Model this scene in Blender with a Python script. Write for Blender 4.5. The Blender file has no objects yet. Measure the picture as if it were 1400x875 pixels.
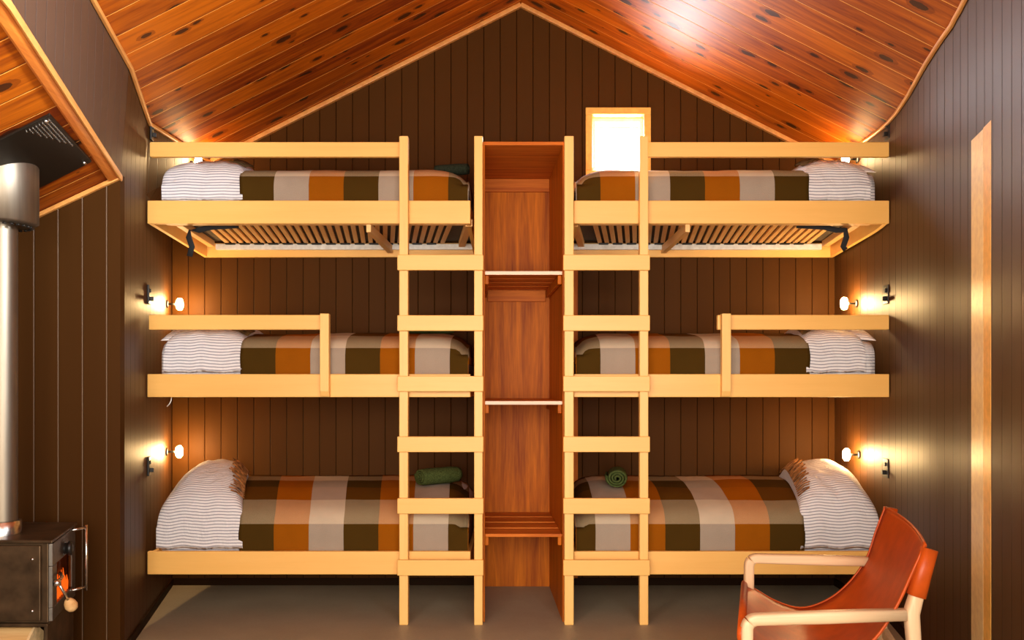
import bpy, bmesh, math, random
from mathutils import Vector, noise, Matrix
random.seed(7)
SC = bpy.context.scene
COL = SC.collection
F, CZ = 1162.0, 1.47            # focal length in photo pixels, eye height

def at(px, py, d):              # point seen at a photo pixel at distance d
    return Vector(((px-712)*d/F, d, CZ+(520-py)*d/F))

# ------------------------------------------------------------------ materials
def new_mat(name):
    m = bpy.data.materials.new(name); m.use_nodes = True
    nt = m.node_tree
    b = nt.nodes['Principled BSDF']
    return m, nt, b
def N(nt, t, **k):
    n = nt.nodes.new(t)
    for a, v in k.items():
        setattr(n, a, v)
    return n
def math_node(nt, op, a, b=None, c=None):
    n = N(nt, 'ShaderNodeMath', operation=op)
    for i, v in enumerate((a, b, c)):
        if v is None: continue
        if isinstance(v, (int, float)): n.inputs[i].default_value = v
        else: nt.links.new(v, n.inputs[i])
    return n.outputs[0]
def mixc(nt, fac, a, b, mode='MIX'):
    n = N(nt, 'ShaderNodeMix', data_type='RGBA', blend_type=mode)
    for i, v in ((0, fac), (6, a), (7, b)):
        if isinstance(v, (int, float)): n.inputs[i].default_value = v
        elif isinstance(v, tuple): n.inputs[i].default_value = (*v[:3], 1)
        else: nt.links.new(v, n.inputs[i])
    return n.outputs[2]
def ramp(nt, fac, stops, interp='LINEAR'):
    n = N(nt, 'ShaderNodeValToRGB'); cr = n.color_ramp; cr.interpolation = interp
    while len(cr.elements) < len(stops): cr.elements.new(0.5)
    for e, (p, c) in zip(cr.elements, stops):
        e.position = p; e.color = (*c, 1) if len(c) == 3 else c
    nt.links.new(fac, n.inputs[0]); return n.outputs[0]
def mapping(nt, out, scale=(1,1,1), rot=(0,0,0), loc=(0,0,0)):
    n = N(nt, 'ShaderNodeMapping'); nt.links.new(out, n.inputs[0])
    n.inputs['Scale'].default_value = scale; n.inputs['Rotation'].default_value = rot
    n.inputs['Location'].default_value = loc
    return n.outputs[0]
def noise_tex(nt, vec, scale=5, detail=3, rough=0.5, dist=0):
    n = N(nt, 'ShaderNodeTexNoise'); nt.links.new(vec, n.inputs['Vector'])
    n.inputs['Scale'].default_value = scale; n.inputs['Detail'].default_value = detail
    n.inputs['Roughness'].default_value = rough; n.inputs['Distortion'].default_value = dist
    return n.outputs['Fac']
def bump(nt, b, h, strength=0.3, dist=0.01):
    n = N(nt, 'ShaderNodeBump'); n.inputs['Strength'].default_value = strength
    n.inputs['Distance'].default_value = dist
    nt.links.new(h, n.inputs['Height']); nt.links.new(n.outputs[0], b.inputs['Normal'])

def plain(name, col, rough=0.5, metal=0.0, spec=0.5, nscale=30, amt=0.12):
    m, nt, b = new_mat(name)
    tc = N(nt, 'ShaderNodeTexCoord')
    f = noise_tex(nt, tc.outputs['Object'], nscale, 3)
    lo = tuple(c*(1-amt) for c in col); hi = tuple(min(1, c*(1+amt)) for c in col)
    c = ramp(nt, f, [(0.3, lo), (0.7, hi)])
    nt.links.new(c, b.inputs['Base Color'])
    b.inputs['Roughness'].default_value = rough; b.inputs['Metallic'].default_value = metal
    b.inputs['Specular IOR Level'].default_value = spec
    return m
def grain(name, lo, hi, axis='X', rough=0.45, scale=14, coat=0.0, stretch=0.06):
    m, nt, b = new_mat(name)
    tc = N(nt, 'ShaderNodeTexCoord')
    s = {'X': (stretch,1,1), 'Y': (1,stretch,1), 'Z': (1,1,stretch)}[axis]
    v = mapping(nt, tc.outputs['Object'], s)
    f = noise_tex(nt, v, scale, 5, 0.6, 0.6)
    f2 = noise_tex(nt, v, scale*7, 2, 0.5)
    g = math_node(nt, 'ADD', math_node(nt, 'MULTIPLY', f, 0.75), math_node(nt, 'MULTIPLY', f2, 0.25))
    nt.links.new(ramp(nt, g, [(0.3, lo), (0.68, hi)]), b.inputs['Base Color'])
    b.inputs['Roughness'].default_value = rough
    b.inputs['Coat Weight'].default_value = coat; b.inputs['Coat Roughness'].default_value = 0.25
    bump(nt, b, f2, 0.08, 0.002)
    return m

def boards(name, pitch, lo, hi, rough, groove_w=0.006, groove_col=(0.01,0.006,0.004), knots=False,
           vary=0.15, spec=0.5, coat=0.0, grainy=1.0, gstrength=0.9):
    """tongue-and-groove lining; UV in metres, u across the boards, v along them"""
    m, nt, b = new_mat(name)
    uv = N(nt, 'ShaderNodeTexCoord').outputs['UV']
    sp = N(nt, 'ShaderNodeSeparateXYZ'); nt.links.new(uv, sp.inputs[0])
    u, v = sp.outputs[0], sp.outputs[1]
    q = math_node(nt, 'DIVIDE', u, pitch)
    idx = math_node(nt, 'FLOOR', q)
    fr = math_node(nt, 'FRACT', q)
    edge = math_node(nt, 'MULTIPLY', math_node(nt, 'MINIMUM', fr, math_node(nt, 'SUBTRACT', 1.0, fr)), pitch)
    wn = N(nt, 'ShaderNodeTexWhiteNoise', noise_dimensions='1D'); nt.links.new(idx, wn.inputs['W'])
    rnd = wn.outputs['Value']
    # grain coordinates, shifted board by board
    cx = N(nt, 'ShaderNodeCombineXYZ')
    nt.links.new(math_node(nt, 'MULTIPLY', u, 1.0), cx.inputs[0])
    nt.links.new(math_node(nt, 'ADD', math_node(nt, 'MULTIPLY', v, 0.07), math_node(nt, 'MULTIPLY', rnd, 37.0)), cx.inputs[1])
    f = noise_tex(nt, cx.outputs[0], 26, 4, 0.6, 0.8)
    g = math_node(nt, 'ADD', math_node(nt, 'MULTIPLY', math_node(nt, 'SUBTRACT', f, 0.5), grainy),
                  math_node(nt, 'ADD', 0.5, math_node(nt, 'MULTIPLY', math_node(nt, 'SUBTRACT', rnd, 0.5), vary*2)))
    c = ramp(nt, g, [(0.25, lo), (0.72, hi)])
    if knots:
        kv = N(nt, 'ShaderNodeCombineXYZ')
        nt.links.new(math_node(nt, 'MULTIPLY', u, 9.0), kv.inputs[0])
        nt.links.new(math_node(nt, 'ADD', math_node(nt, 'MULTIPLY', v, 4.6), math_node(nt, 'MULTIPLY', rnd, 11.0)), kv.inputs[1])
        vo = N(nt, 'ShaderNodeTexVoronoi', feature='F1', voronoi_dimensions='2D'); nt.links.new(kv.outputs[0], vo.inputs['Vector'])
        vo.inputs['Scale'].default_value = 1.0; vo.inputs['Randomness'].default_value = 1.0
        sel = N(nt, 'ShaderNodeSeparateColor'); nt.links.new(vo.outputs['Color'], sel.inputs[0])
        rad = math_node(nt, 'MULTIPLY', math_node(nt, 'MAXIMUM', math_node(nt, 'SUBTRACT', sel.outputs[0], 0.50), 0.0), 0.46)
        wob = noise_tex(nt, kv.outputs[0], 6, 2)
        dd = math_node(nt, 'ADD', vo.outputs['Distance'], math_node(nt, 'MULTIPLY', math_node(nt, 'SUBTRACT', wob, 0.5), 0.12))
        core = math_node(nt, 'LESS_THAN', dd, rad)
        halo = math_node(nt, 'LESS_THAN', dd, math_node(nt, 'MULTIPLY', rad, 1.7))
        c = mixc(nt, math_node(nt, 'MULTIPLY', halo, 0.45), c, (lo[0]*0.55, lo[1]*0.4, lo[2]*0.4))
        c = mixc(nt, math_node(nt, 'MULTIPLY', core, 0.85), c, (0.025, 0.008, 0.003))
    gm = math_node(nt, 'LESS_THAN', edge, groove_w*0.5)
    c = mixc(nt, math_node(nt, 'MULTIPLY', gm, gstrength), c, groove_col)
    nt.links.new(c, b.inputs['Base Color'])
    hgt = math_node(nt, 'MINIMUM', math_node(nt, 'DIVIDE', edge, groove_w), 1.0)
    bump(nt, b, hgt, 0.7, 0.006)
    b.inputs['Roughness'].default_value = rough; b.inputs['Specular IOR Level'].default_value = spec
    b.inputs['Coat Weight'].default_value = coat; b.inputs['Coat Roughness'].default_value = 0.45
    return m

OLIVE, RUST, GREY = (0.062,0.031,0.005), (0.36,0.098,0.003), (0.46,0.37,0.29)
def plaid(name, order, drop=0.0):
    m, nt, b = new_mat(name)
    uv = N(nt, 'ShaderNodeTexCoord').outputs['UV']
    sp = N(nt, 'ShaderNodeSeparateXYZ'); nt.links.new(uv, sp.inputs[0])
    def band(x, seq, w, off=0.0):
        i = math_node(nt, 'FLOOR', math_node(nt, 'DIVIDE', math_node(nt, 'ADD', x, off), w))
        k = math_node(nt, 'DIVIDE', math_node(nt, 'ADD', math_node(nt, 'FLOORED_MODULO', i, 3.0), 0.5), 3.0)
        return ramp(nt, k, [(0.0, seq[0]), (0.3334, seq[1]), (0.6667, seq[2])], 'CONSTANT')
    cu = band(sp.outputs[0], order, 0.213)
    cv = band(sp.outputs[1], (OLIVE, (0.80,0.62,0.38), (0.22,0.066,0.003)), 0.215, drop)
    # woven: warp and weft threads alternate finely
    mp = mapping(nt, uv, (1,1,1))
    sp2 = noise_tex(nt, mp, 260, 2, 0.7)
    fac = math_node(nt, 'ADD', 0.27, math_node(nt, 'MULTIPLY', math_node(nt, 'SUBTRACT', sp2, 0.5), 0.6))
    c = mixc(nt, fac, cu, cv)
    n2 = noise_tex(nt, mp, 9, 3)
    c = mixc(nt, 0.25, c, ramp(nt, n2, [(0.3, (0.7,0.7,0.7)), (0.7, (1,1,1))]), 'MULTIPLY')
    nt.links.new(c, b.inputs['Base Color'])
    b.inputs['Roughness'].default_value = 0.95; b.inputs['Specular IOR Level'].default_value = 0.03
    b.inputs['Sheen Weight'].default_value = 0.0
    bump(nt, b, sp2, 0.35, 0.004)
    return m
def ticking(name):
    m, nt, b = new_mat(name)
    uv = N(nt, 'ShaderNodeTexCoord').outputs['UV']
    sp = N(nt, 'ShaderNodeSeparateXYZ'); nt.links.new(uv, sp.inputs[0])
    wob = noise_tex(nt, uv, 5, 2)
    y = math_node(nt, 'ADD', sp.outputs[1], math_node(nt, 'MULTIPLY', wob, 0.012))
    fr = math_node(nt, 'FRACT', math_node(nt, 'DIVIDE', y, 0.0190))
    line = math_node(nt, 'LESS_THAN', fr, 0.30)
    c = mixc(nt, math_node(nt, 'MULTIPLY', line, 0.75), (0.78,0.755,0.77), (0.13,0.13,0.19))
    nt.links.new(c, b.inputs['Base Color'])
    b.inputs['Roughness'].default_value = 0.85; b.inputs['Specular IOR Level'].default_value = 0.2
    bump(nt, b, noise_tex(nt, uv, 11, 4, 0.6, 0.8), 0.55, 0.03)
    return m
def emit(name, col, s):
    m = bpy.data.materials.new(name); m.use_nodes = True; nt = m.node_tree
    nt.nodes.clear(); o = N(nt, 'ShaderNodeOutputMaterial'); e = N(nt, 'ShaderNodeEmission')
    e.inputs[0].default_value = (*col, 1); e.inputs[1].default_value = s
    nt.links.new(e.outputs[0], o.inputs[0]); return m
def pane_mat(name, tint=(1,1,1)):
    m = bpy.data.materials.new(name); m.use_nodes = True; nt = m.node_tree
    nt.nodes.clear(); o = N(nt, 'ShaderNodeOutputMaterial')
    t = N(nt, 'ShaderNodeBsdfTransparent'); t.inputs[0].default_value = (*tint, 1)
    g = N(nt, 'ShaderNodeBsdfGlossy'); g.inputs['Roughness'].default_value = 0.03
    mx = N(nt, 'ShaderNodeMixShader'); mx.inputs[0].default_value = 0.07
    nt.links.new(t.outputs[0], mx.inputs[1]); nt.links.new(g.outputs[0], mx.inputs[2])
    nt.links.new(mx.outputs[0], o.inputs[0]); return m

M = {}
M['wall'] = boards('wall_boards', 0.118, (0.062,0.0212,0.0032), (0.075,0.0265,0.0042), 0.55, 0.005, (0.014,0.005,0.001), vary=0.12, grainy=0.3, spec=0.06)
M['wall_side'] = boards('side_wall_boards', 0.118, (0.062,0.0212,0.0032), (0.075,0.0265,0.0042), 0.52, 0.005, (0.014,0.005,0.001), vary=0.12, grainy=0.3, spec=0.32)
M['wall_header'] = boards('header_wall_boards', 0.118, (0.062,0.0212,0.0032), (0.075,0.0265,0.0042), 0.62, 0.005, (0.014,0.005,0.001), vary=0.12, grainy=0.3, spec=0.8)
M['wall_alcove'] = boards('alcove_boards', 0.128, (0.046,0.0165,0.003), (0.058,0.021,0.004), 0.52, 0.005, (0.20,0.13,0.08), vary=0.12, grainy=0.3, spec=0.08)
M['ceil'] = boards('ceiling_pine', 0.185, (0.20,0.026,0.001), (0.58,0.135,0.003), 0.55, 0.0055, (0.92,0.42,0.09), knots=True, vary=0.17, coat=0.0, gstrength=0.8, spec=0.2)
M['pine_trim'] = grain('pine_trim', (0.55,0.20,0.04), (0.78,0.36,0.09), 'Y', 0.45, 18, 0.05)
M['pale'] = grain('pale_bed_timber', (0.88,0.475,0.115), (0.93,0.52,0.14), 'X', 0.45, 20, 0.0)
M['palez'] = grain('pale_ladder_timber', (0.90,0.50,0.135), (0.94,0.56,0.17), 'Z', 0.45, 20, 0.0)
M['slat'] = grain('slat_timber', (0.80,0.42,0.13), (0.92,0.56,0.22), 'Y', 0.5, 18)
M['red'] = grain('red_shelf_timber', (0.24,0.036,0.001), (0.70,0.185,0.006), 'Z', 0.5, 16, 0.0)
M['redx'] = grain('red_shelf_timber_edge', (0.36,0.058,0.004), (0.70,0.20,0.02), 'X', 0.5, 16, 0.0)
M['edge_highlight'] = grain('shelf_highlight_paint', (0.80,0.52,0.36), (0.92,0.68,0.50), 'X', 0.45, 16, 0.0)  # pale strip colour: highlight on the shelf front edges, painted in
for k_ in ('red','redx'): M[k_].node_tree.nodes['Principled BSDF'].inputs['Specular IOR Level'].default_value = 0.15
M['chairwood'] = grain('chair_pine', (0.54,0.33,0.17), (0.74,0.51,0.30), 'X', 0.5, 14, 0.0)
M['leather'] = plain('tan_leather', (0.44,0.062,0.005), 0.42, 0, 0.3, 12, 0.15)
M['plaid_a'] = plaid('wool_plaid_rust_first', (OLIVE, RUST, GREY), 0.0)
M['plaid_b'] = plaid('wool_plaid_grey_first', (OLIVE, GREY, RUST), 0.0)
M['ticking'] = ticking('striped_ticking')
M['under'] = plain('shaded_mattress_underside', (0.10,0.075,0.05), 0.9)  # dark because the shade behind the slats is put into the colour
M['towel'] = plain('green_towel', (0.060,0.080,0.022), 0.95, 0, 0.1, 120, 0.45)
M['darktowel'] = plain('dark_green_towel', (0.020,0.026,0.014), 0.9, 0, 0.2, 120, 0.45)
M['black'] = plain('black_plastic', (0.008,0.007,0.006), 0.4)
M['blackmetal'] = plain('black_vent_metal', (0.012,0.009,0.006), 0.35, 0.3)
M['strap'] = plain('black_webbing', (0.010,0.010,0.012), 0.8)
M['steel'] = plain('bright_steel', (0.62,0.60,0.57), 0.25, 1.0)
M['flue'] = grain('flue_steel', (0.17,0.13,0.09), (0.30,0.25,0.19), 'Z', 0.48, 8)
M['flue'].node_tree.nodes['Principled BSDF'].inputs['Metallic'].default_value = 1.0
M['stove'] = plain('bare_steel_plate', (0.115,0.070,0.036), 0.42, 0.75, 0.5, 9, 0.5)
M['stovedge'] = plain('stove_edge_steel', (0.16,0.14,0.12), 0.4, 0.9)
M['white'] = plain('white_paint', (0.80,0.78,0.74), 0.4)
M['sash'] = plain('window_frame_paint', (0.90,0.46,0.09), 0.4)
M['bulb'] = emit('reading_lamp_glow', (1.0,0.64,0.27), 250)
M['bulb_low'] = emit('reading_lamp_glow_dim', (1.0,0.66,0.30), 90)
M['fire'] = emit('fire_glow', (1.0,0.22,0.03), 1.3)
M['glass'] = pane_mat('window_pane')
M['stoveglass'] = pane_mat('stove_pane', (0.85,0.6,0.4))
M['firewood'] = grain('split_firewood', (0.50,0.25,0.07), (0.78,0.50,0.22), 'X', 0.7, 18)
M['log_end'] = plain('log_end_grain', (0.72,0.48,0.24), 0.8, 0, 0.2, 40, 0.2)
def floor_mat():
    m, nt, b = new_mat('floor_sheet')
    tc = N(nt, 'ShaderNodeTexCoord').outputs['Object']
    f = noise_tex(nt, tc, 2.2, 5, 0.6); f2 = noise_tex(nt, tc, 60, 3, 0.6)
    g = math_node(nt, 'ADD', math_node(nt, 'MULTIPLY', f, 0.7), math_node(nt, 'MULTIPLY', f2, 0.3))
    nt.links.new(ramp(nt, g, [(0.3, (0.27,0.22,0.15)), (0.7, (0.36,0.30,0.21))]), b.inputs['Base Color'])
    b.inputs['Roughness'].default_value = 0.5
    bump(nt, b, f2, 0.05, 0.003)
    return m
M['floor'] = floor_mat()

# ------------------------------------------------------------------ mesh helpers
def link(name, bm, mat, parent=None, smooth=False, loc=None):
    me = bpy.data.meshes.new(name)
    bmesh.ops.recalc_face_normals(bm, faces=bm.faces)
    bm.to_mesh(me); bm.free()
    mats = mat if isinstance(mat, list) else [mat]
    for m in mats: me.materials.append(m)
    if smooth:
        for p in me.polygons: p.use_smooth = True
    o = bpy.data.objects.new(name, me); COL.objects.link(o)
    if parent is not None:
        o.parent = parent
        base = parent_origin(parent)
        me.transform(Matrix.Translation(-base))
    return o
def parent_origin(p):
    v = Vector((0,0,0))
    while p is not None:
        v += p.location; p = p.parent
    return v
def center_origin(o):
    """move a single-mesh thing's origin to the middle of its base"""
    me = o.data
    xs = [v.co for v in me.vertices]
    c = Vector(((min(v.x for v in xs)+max(v.x for v in xs))/2, (min(v.y for v in xs)+max(v.y for v in xs))/2, min(v.z for v in xs)))
    me.transform(Matrix.Translation(-c)); o.location = c
    return o
def tag(o, label, cat, group=None):
    o['label'] = label; o['category'] = cat
    if group: o['group'] = group
    return o
def thing(name, loc, label, cat, group=None):
    o = bpy.data.objects.new(name, None); COL.objects.link(o)
    o.location = loc; o.empty_display_size = 0.1
    return tag(o, label, cat, group)
def struct(o):
    o['kind'] = 'structure'; return o

def box(bm, x0, x1, y0, y1, z0, z1, bev=0.004, mi=0):
    vs = [bm.verts.new((x, y, z)) for x in (x0, x1) for y in (y0, y1) for z in (z0, z1)]
    idx = [(0,1,3,2), (4,6,7,5), (0,4,5,1), (2,3,7,6), (0,2,6,4), (1,5,7,3)]
    fs = [bm.faces.new([vs[i] for i in f]) for f in idx]
    for f in fs: f.material_index = mi
    if bev:
        es = list({e for f in fs for e in f.edges})
        r = bmesh.ops.bevel(bm, geom=es, offset=bev, segments=2, profile=0.5, affect='EDGES')
        for f in r['faces']: f.material_index = mi
def prism(bm, poly, axis, a, b, bev=0.0, mi=0):
    """poly of 2-D points extruded along an axis from a to b"""
    def P(p, t):
        return {'X': (t, p[0], p[1]), 'Y': (p[0], t, p[1]), 'Z': (p[0], p[1], t)}[axis]
    A = [bm.verts.new(P(p, a)) for p in poly]; B = [bm.verts.new(P(p, b)) for p in poly]
    n = len(poly)
    fs = [bm.faces.new(A), bm.faces.new(B[::-1])]
    for i in range(n):
        fs.append(bm.faces.new([A[i], B[i], B[(i+1) % n], A[(i+1) % n]]))
    for f in fs: f.material_index = mi
    if bev:
        es = list({e for f in fs for e in f.edges})
        bmesh.ops.bevel(bm, geom=es, offset=bev, segments=2, profile=0.5, affect='EDGES')
def beam(bm, p0, p1, w, h, up=(0,0,1), bev=0.006):
    """rectangular bar between two points"""
    p0, p1 = Vector(p0), Vector(p1); d = (p1-p0).normalized()
    s = d.cross(Vector(up)).normalized(); u = s.cross(d).normalized()
    vs = []
    for p in (p0, p1):
        for a, b in ((-1,-1), (1,-1), (1,1), (-1,1)):
            vs.append(bm.verts.new(p+s*a*w/2+u*b*h/2))
    fs = [bm.faces.new([vs[i] for i in f]) for f in ((0,1,2,3), (7,6,5,4), (0,4,5,1), (1,5,6,2), (2,6,7,3), (3,7,4,0))]
    if bev:
        bmesh.ops.bevel(bm, geom=list({e for f in fs for e in f.edges}), offset=bev, segments=2, profile=0.5, affect='EDGES')
def sweep(bm, pts, rx, ry=None, ref=(0,1,0), n=12, sq=2.0, closed_ends=True):
    """(super)elliptic section swept along points"""
    ry = ry or rx
    pts = [Vector(p) for p in pts]; rings = []
    for i, p in enumerate(pts):
        a = pts[max(i-1,0)]; b = pts[min(i+1,len(pts)-1)]
        d = (b-a).normalized()
        s = Vector(ref); s = (s-d*s.dot(d)).normalized(); u = d.cross(s)
        r = rx[i] if isinstance(rx, list) else rx
        q = ry[i] if isinstance(ry, list) else ry
        ring = []
        for k in range(n):
            t = 2*math.pi*(k+0.5)/n
            c, sn = math.cos(t), math.sin(t)
            c = math.copysign(abs(c)**(2/sq), c); sn = math.copysign(abs(sn)**(2/sq), sn)
            ring.append(bm.verts.new(p+s*c*r+u*sn*q))
        rings.append(ring)
    for i in range(len(rings)-1):
        for k in range(n):
            bm.faces.new([rings[i][k], rings[i][(k+1) % n], rings[i+1][(k+1) % n], rings[i+1][k]])
    if closed_ends:
        bm.faces.new(rings[0][::-1]); bm.faces.new(rings[-1])
def lathe(bm, prof, c, axis=(0,0,1), n=32):
    """profile of (radius, height) about an axis through c"""
    ax = Vector(axis).normalized()
    s = ax.orthogonal().normalized(); u = ax.cross(s)
    rings = []
    for r, h in prof:
        if r < 1e-6: rings.append([bm.verts.new(Vector(c)+ax*h)])
        else: rings.append([bm.verts.new(Vector(c)+ax*h+(s*math.cos(2*math.pi*k/n)+u*math.sin(2*math.pi*k/n))*r) for k in range(n)])
    for a, b in zip(rings, rings[1:]):
        for k in range(n):
            q = [a[k % len(a)], a[(k+1) % len(a)], b[(k+1) % len(b)], b[k % len(b)]]
            f = []
            for v in q:
                if v not in f: f.append(v)
            if len(f) >= 3: bm.faces.new(f)
def solid(o, t, off=-1):
    md = o.modifiers.new('thickness', 'SOLIDIFY'); md.thickness = t; md.offset = off

# ------------------------------------------------------------------ room shell
RZ, RS = 4.18, 0.505                    # ridge height, roof slope
def roof(x): return RZ-RS*abs(x)
FINE = {}
def wall_mesh(name, lower, upper, mat, inward, header=None, zmid=2.6, smooth=False):
    """lower / upper: lists of (Y, X) along the wall; header(Y) gives the bottom edge where the wall is open below"""
    bm = bmesh.new(); uvl = bm.loops.layers.uv.new('UVMap')
    def fine(a):
        out = []
        for (y0, x0), (y1, x1) in zip(a, a[1:]):
            for k in range(3): out.append((y0+(y1-y0)*k/3, x0+(x1-x0)*k/3))
        out.append(a[-1])
        for _ in range(2):
            out = [out[0]]+[(q[1][0], (q[0][1]+2*q[1][1]+q[2][1])/4) for q in zip(out, out[1:], out[2:])]+[out[-1]]
        return out
    if smooth: lower, upper = fine(lower), fine(upper); FINE[name] = upper
    u = 0; cols = []; prev = None
    for (y, xl), (_, xu) in zip(lower, upper):
        if prev is not None: u += math.hypot(y-prev[0], xl-prev[1])
        prev = (y, xl)
        zb = header(y, xl) if header else 0.0
        zm = max(zmid, zb+0.05)
        cols.append([(Vector((xl, y, zb)), u), (Vector((xl, y, zm)), u), (Vector((xu, y, roof(xu))), u)])
    vs = [[bm.verts.new(p) for p, _ in c] for c in cols]
    for i in range(len(cols)-1):
        for j in range(2):
            ids = [(i,j), (i+1,j), (i+1,j+1), (i,j+1)]
            if inward < 0: ids = ids[::-1]
            f = bm.faces.new([vs[a][b] for a, b in ids])
            for l, (a, b) in zip(f.loops, ids):
                l[uvl].uv = (cols[a][b][1], cols[a][b][0].z)
    me = bpy.data.meshes.new(name); bm.to_mesh(me); bm.free(); me.materials.append(mat)
    if smooth:
        for p in me.polygons: p.use_smooth = True
    o = bpy.data.objects.new(name, me); COL.objects.link(o)
    if not smooth: solid(o, 0.05, -1)
    return struct(o)
def left_lower(y): 
    return -2.117+0.243*(4.5-y) if y <= 5.16 else -2.277-(y-5.16)*(0.233/0.95)
L_low = [(6.11,-2.51), (5.16,-2.278), (4.5,-2.117)]
L_up  = [(6.11,-2.24), (5.16,-2.262), (4.5,-2.075)]
wall_mesh('wall_left', L_low, L_up, M['wall_side'], -1)
def soffit(x): return 3.547+0.47*x
H_low = [(4.5,-2.117), (3.86,-1.962), (2.85,-1.716), (1.6,-1.5), (-1.0,-1.5)]
H_up  = [(4.5,-2.075), (3.86,-1.947), (2.85,-1.745), (1.6,-1.52), (-1.0,-1.52)]
wall_mesh('wall_left_upper', H_low, H_up, M['wall_header'], -1, header=lambda y, x: soffit(x))
R_low = [(6.11,2.257), (5.6,2.254), (5.16,2.25), (4.75,2.18), (4.4,2.105), (4.0,2.033), (3.79,1.995), (3.45,1.913), (3.0,1.80), (2.3,1.64), (1.6,1.5), (-1.0,1.5)]
R_up = [(y, x) for y, x in R_low]
wall_mesh('wall_right', R_low, R_up, M['wall_side'], 1, smooth=True)

def quad_uv(name, pts, uvs, mat, faces=None):
    bm = bmesh.new(); uvl = bm.loops.layers.uv.new('UVMap')
    vs = [bm.verts.new(p) for p in pts]
    for ids in (faces or [tuple(range(len(pts)))]):
        f = bm.faces.new([vs[i] for i in ids])
        for l, i in zip(f.loops, ids): l[uvl].uv = uvs[i]
    me = bpy.data.meshes.new(name); bm.to_mesh(me); bm.free(); me.materials.append(mat)
    o = bpy.data.objects.new(name, me); COL.objects.link(o); return o
# back wall with the window opening
WY = 6.11
wx0, wx1, wz0, wz1 = 0.50, 0.905, 2.965, 3.39
xs = [-2.75, wx0, wx1, 2.75]; zs = [0, wz0, wz1, 4.6]
pts, fcs = [], []
for x in xs:
    for z in zs: pts.append((x, WY, z))
for i in range(3):
    for j in range(3):
        if i == 1 and j == 1: continue
        fcs.append((i*4+j, (i+1)*4+j, (i+1)*4+j+1, i*4+j+1))
o = quad_uv('wall_back', pts, [(p[0]+0.03, p[2]) for p in pts], M['wall'], fcs); solid(o, 0.12, -1); struct(o)
# recess wall behind the stove (faces the camera)
o = quad_uv('wall_stove_recess', [(-3.6,4.484,0), (-2.1135,4.484,0), (-2.1135,4.484,2.555), (-3.6,4.484,1.86)],
            [(-3.6-2.117+0.02,0), (0.0+0.085,0), (0.085,2.56), (-3.6-2.117+0.02,1.86)], M['wall_alcove'])
me = o.data
for l in me.uv_layers[0].data: pass
for p in me.polygons:
    for li in p.loop_indices:
        v = me.vertices[me.loops[li].vertex_index].co
        me.uv_layers[0].data[li].uv = (v.x+2.184, v.z)
solid(o, 0.05, -1); struct(o)
o = quad_uv('wall_recess_side', [(-3.6,-1,0), (-3.6,4.5,0), (-3.6,4.5,1.86), (-3.6,-1,1.86)],
            [(0,0), (5.5,0), (5.5,1.86), (0,1.86)], M['wall_alcove']); solid(o, 0.05, -1); struct(o)
# floor
bm = bmesh.new(); box(bm, -3.7, 2.8, -1.0, 6.2, -0.08, 0.0, 0)
struct(link('floor', bm, M['floor']))
# ceiling: two slopes, boards run from eave to ridge
def slope_quad(name, s):
    L = 2.75*math.sqrt(1+RS*RS)
    pts = [(0,-1,RZ), (0,6.11,RZ), (s*2.75,6.11,roof(2.75)), (s*2.75,-1,roof(2.75))]
    uvs = [(-1,0), (6.11,0), (6.11,L), (-1,L)]
    if s < 0: uvs = [(a+50, b+3) for a, b in uvs]
    o = quad_uv(name, pts, uvs, M['ceil'], [(0,1,2,3)] if s < 0 else [(3,2,1,0)])
    # normals must face down into the room
    if o.data.polygons[0].normal.z > 0: o.data.flip_normals()
    solid(o, 0.04, -1); return struct(o)
slope_quad('ceiling', -1); slope_quad('ceiling_right', 1)
# lower sloped ceiling over the stove recess
pts = [(-1.40,-1,soffit(-1.40)), (-1.5,1.6,soffit(-1.5)), (-1.716,2.85,soffit(-1.716)), (-1.962,3.86,soffit(-1.962)), (-2.117,4.5,soffit(-2.117)),
       (-3.6,4.5,soffit(-3.6)), (-3.6,-1,soffit(-3.6))]
pts[0] = (-1.5,-1,soffit(-1.5))
o = quad_uv('ceiling_stove_recess', pts, [(p[1]+80.04, p[0]*1.1) for p in pts], M['ceil'])
if o.data.polygons[0].normal.z > 0: o.data.flip_normals()
solid(o, 0.04, -1); struct(o)

M['stain'] = grain('stained_pine_moulding', (0.45,0.085,0.008), (0.80,0.26,0.035), 'Y', 0.45, 16, 0.05)
# timber cornices and edge trims
def strip(name, p0, p1, w, h, up=(0,0,1), mat='pine_trim'):
    bm = bmesh.new(); beam(bm, p0, p1, w, h, up, 0.004)
    return struct(link(name, bm, M[mat]))
def poly_strip(name, pts, r, mat='pine_trim'):
    bm = bmesh.new(); sweep(bm, pts, r, r, ref=(0,0,1), n=8, sq=3)
    return struct(link(name, bm, M[mat]))
e = 0.016
strip('trim_1', (0, WY-0.015, RZ-0.018), (-2.28, WY-0.015, roof(2.28)-0.018), 0.03, 0.034, (0,1,0))
strip('trim_2', (0, WY-0.015, RZ-0.018), (2.28, WY-0.015, roof(2.28)-0.018), 0.03, 0.034, (0,1,0))
poly_strip('trim_3', [(x+0.012, y, roof(x)-0.012) for y, x in (L_up + H_up[1:])], 0.012)
poly_strip('trim_4', [(x-0.012, y, roof(x)-0.012) for y, x in FINE['wall_right']], 0.011)
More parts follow.
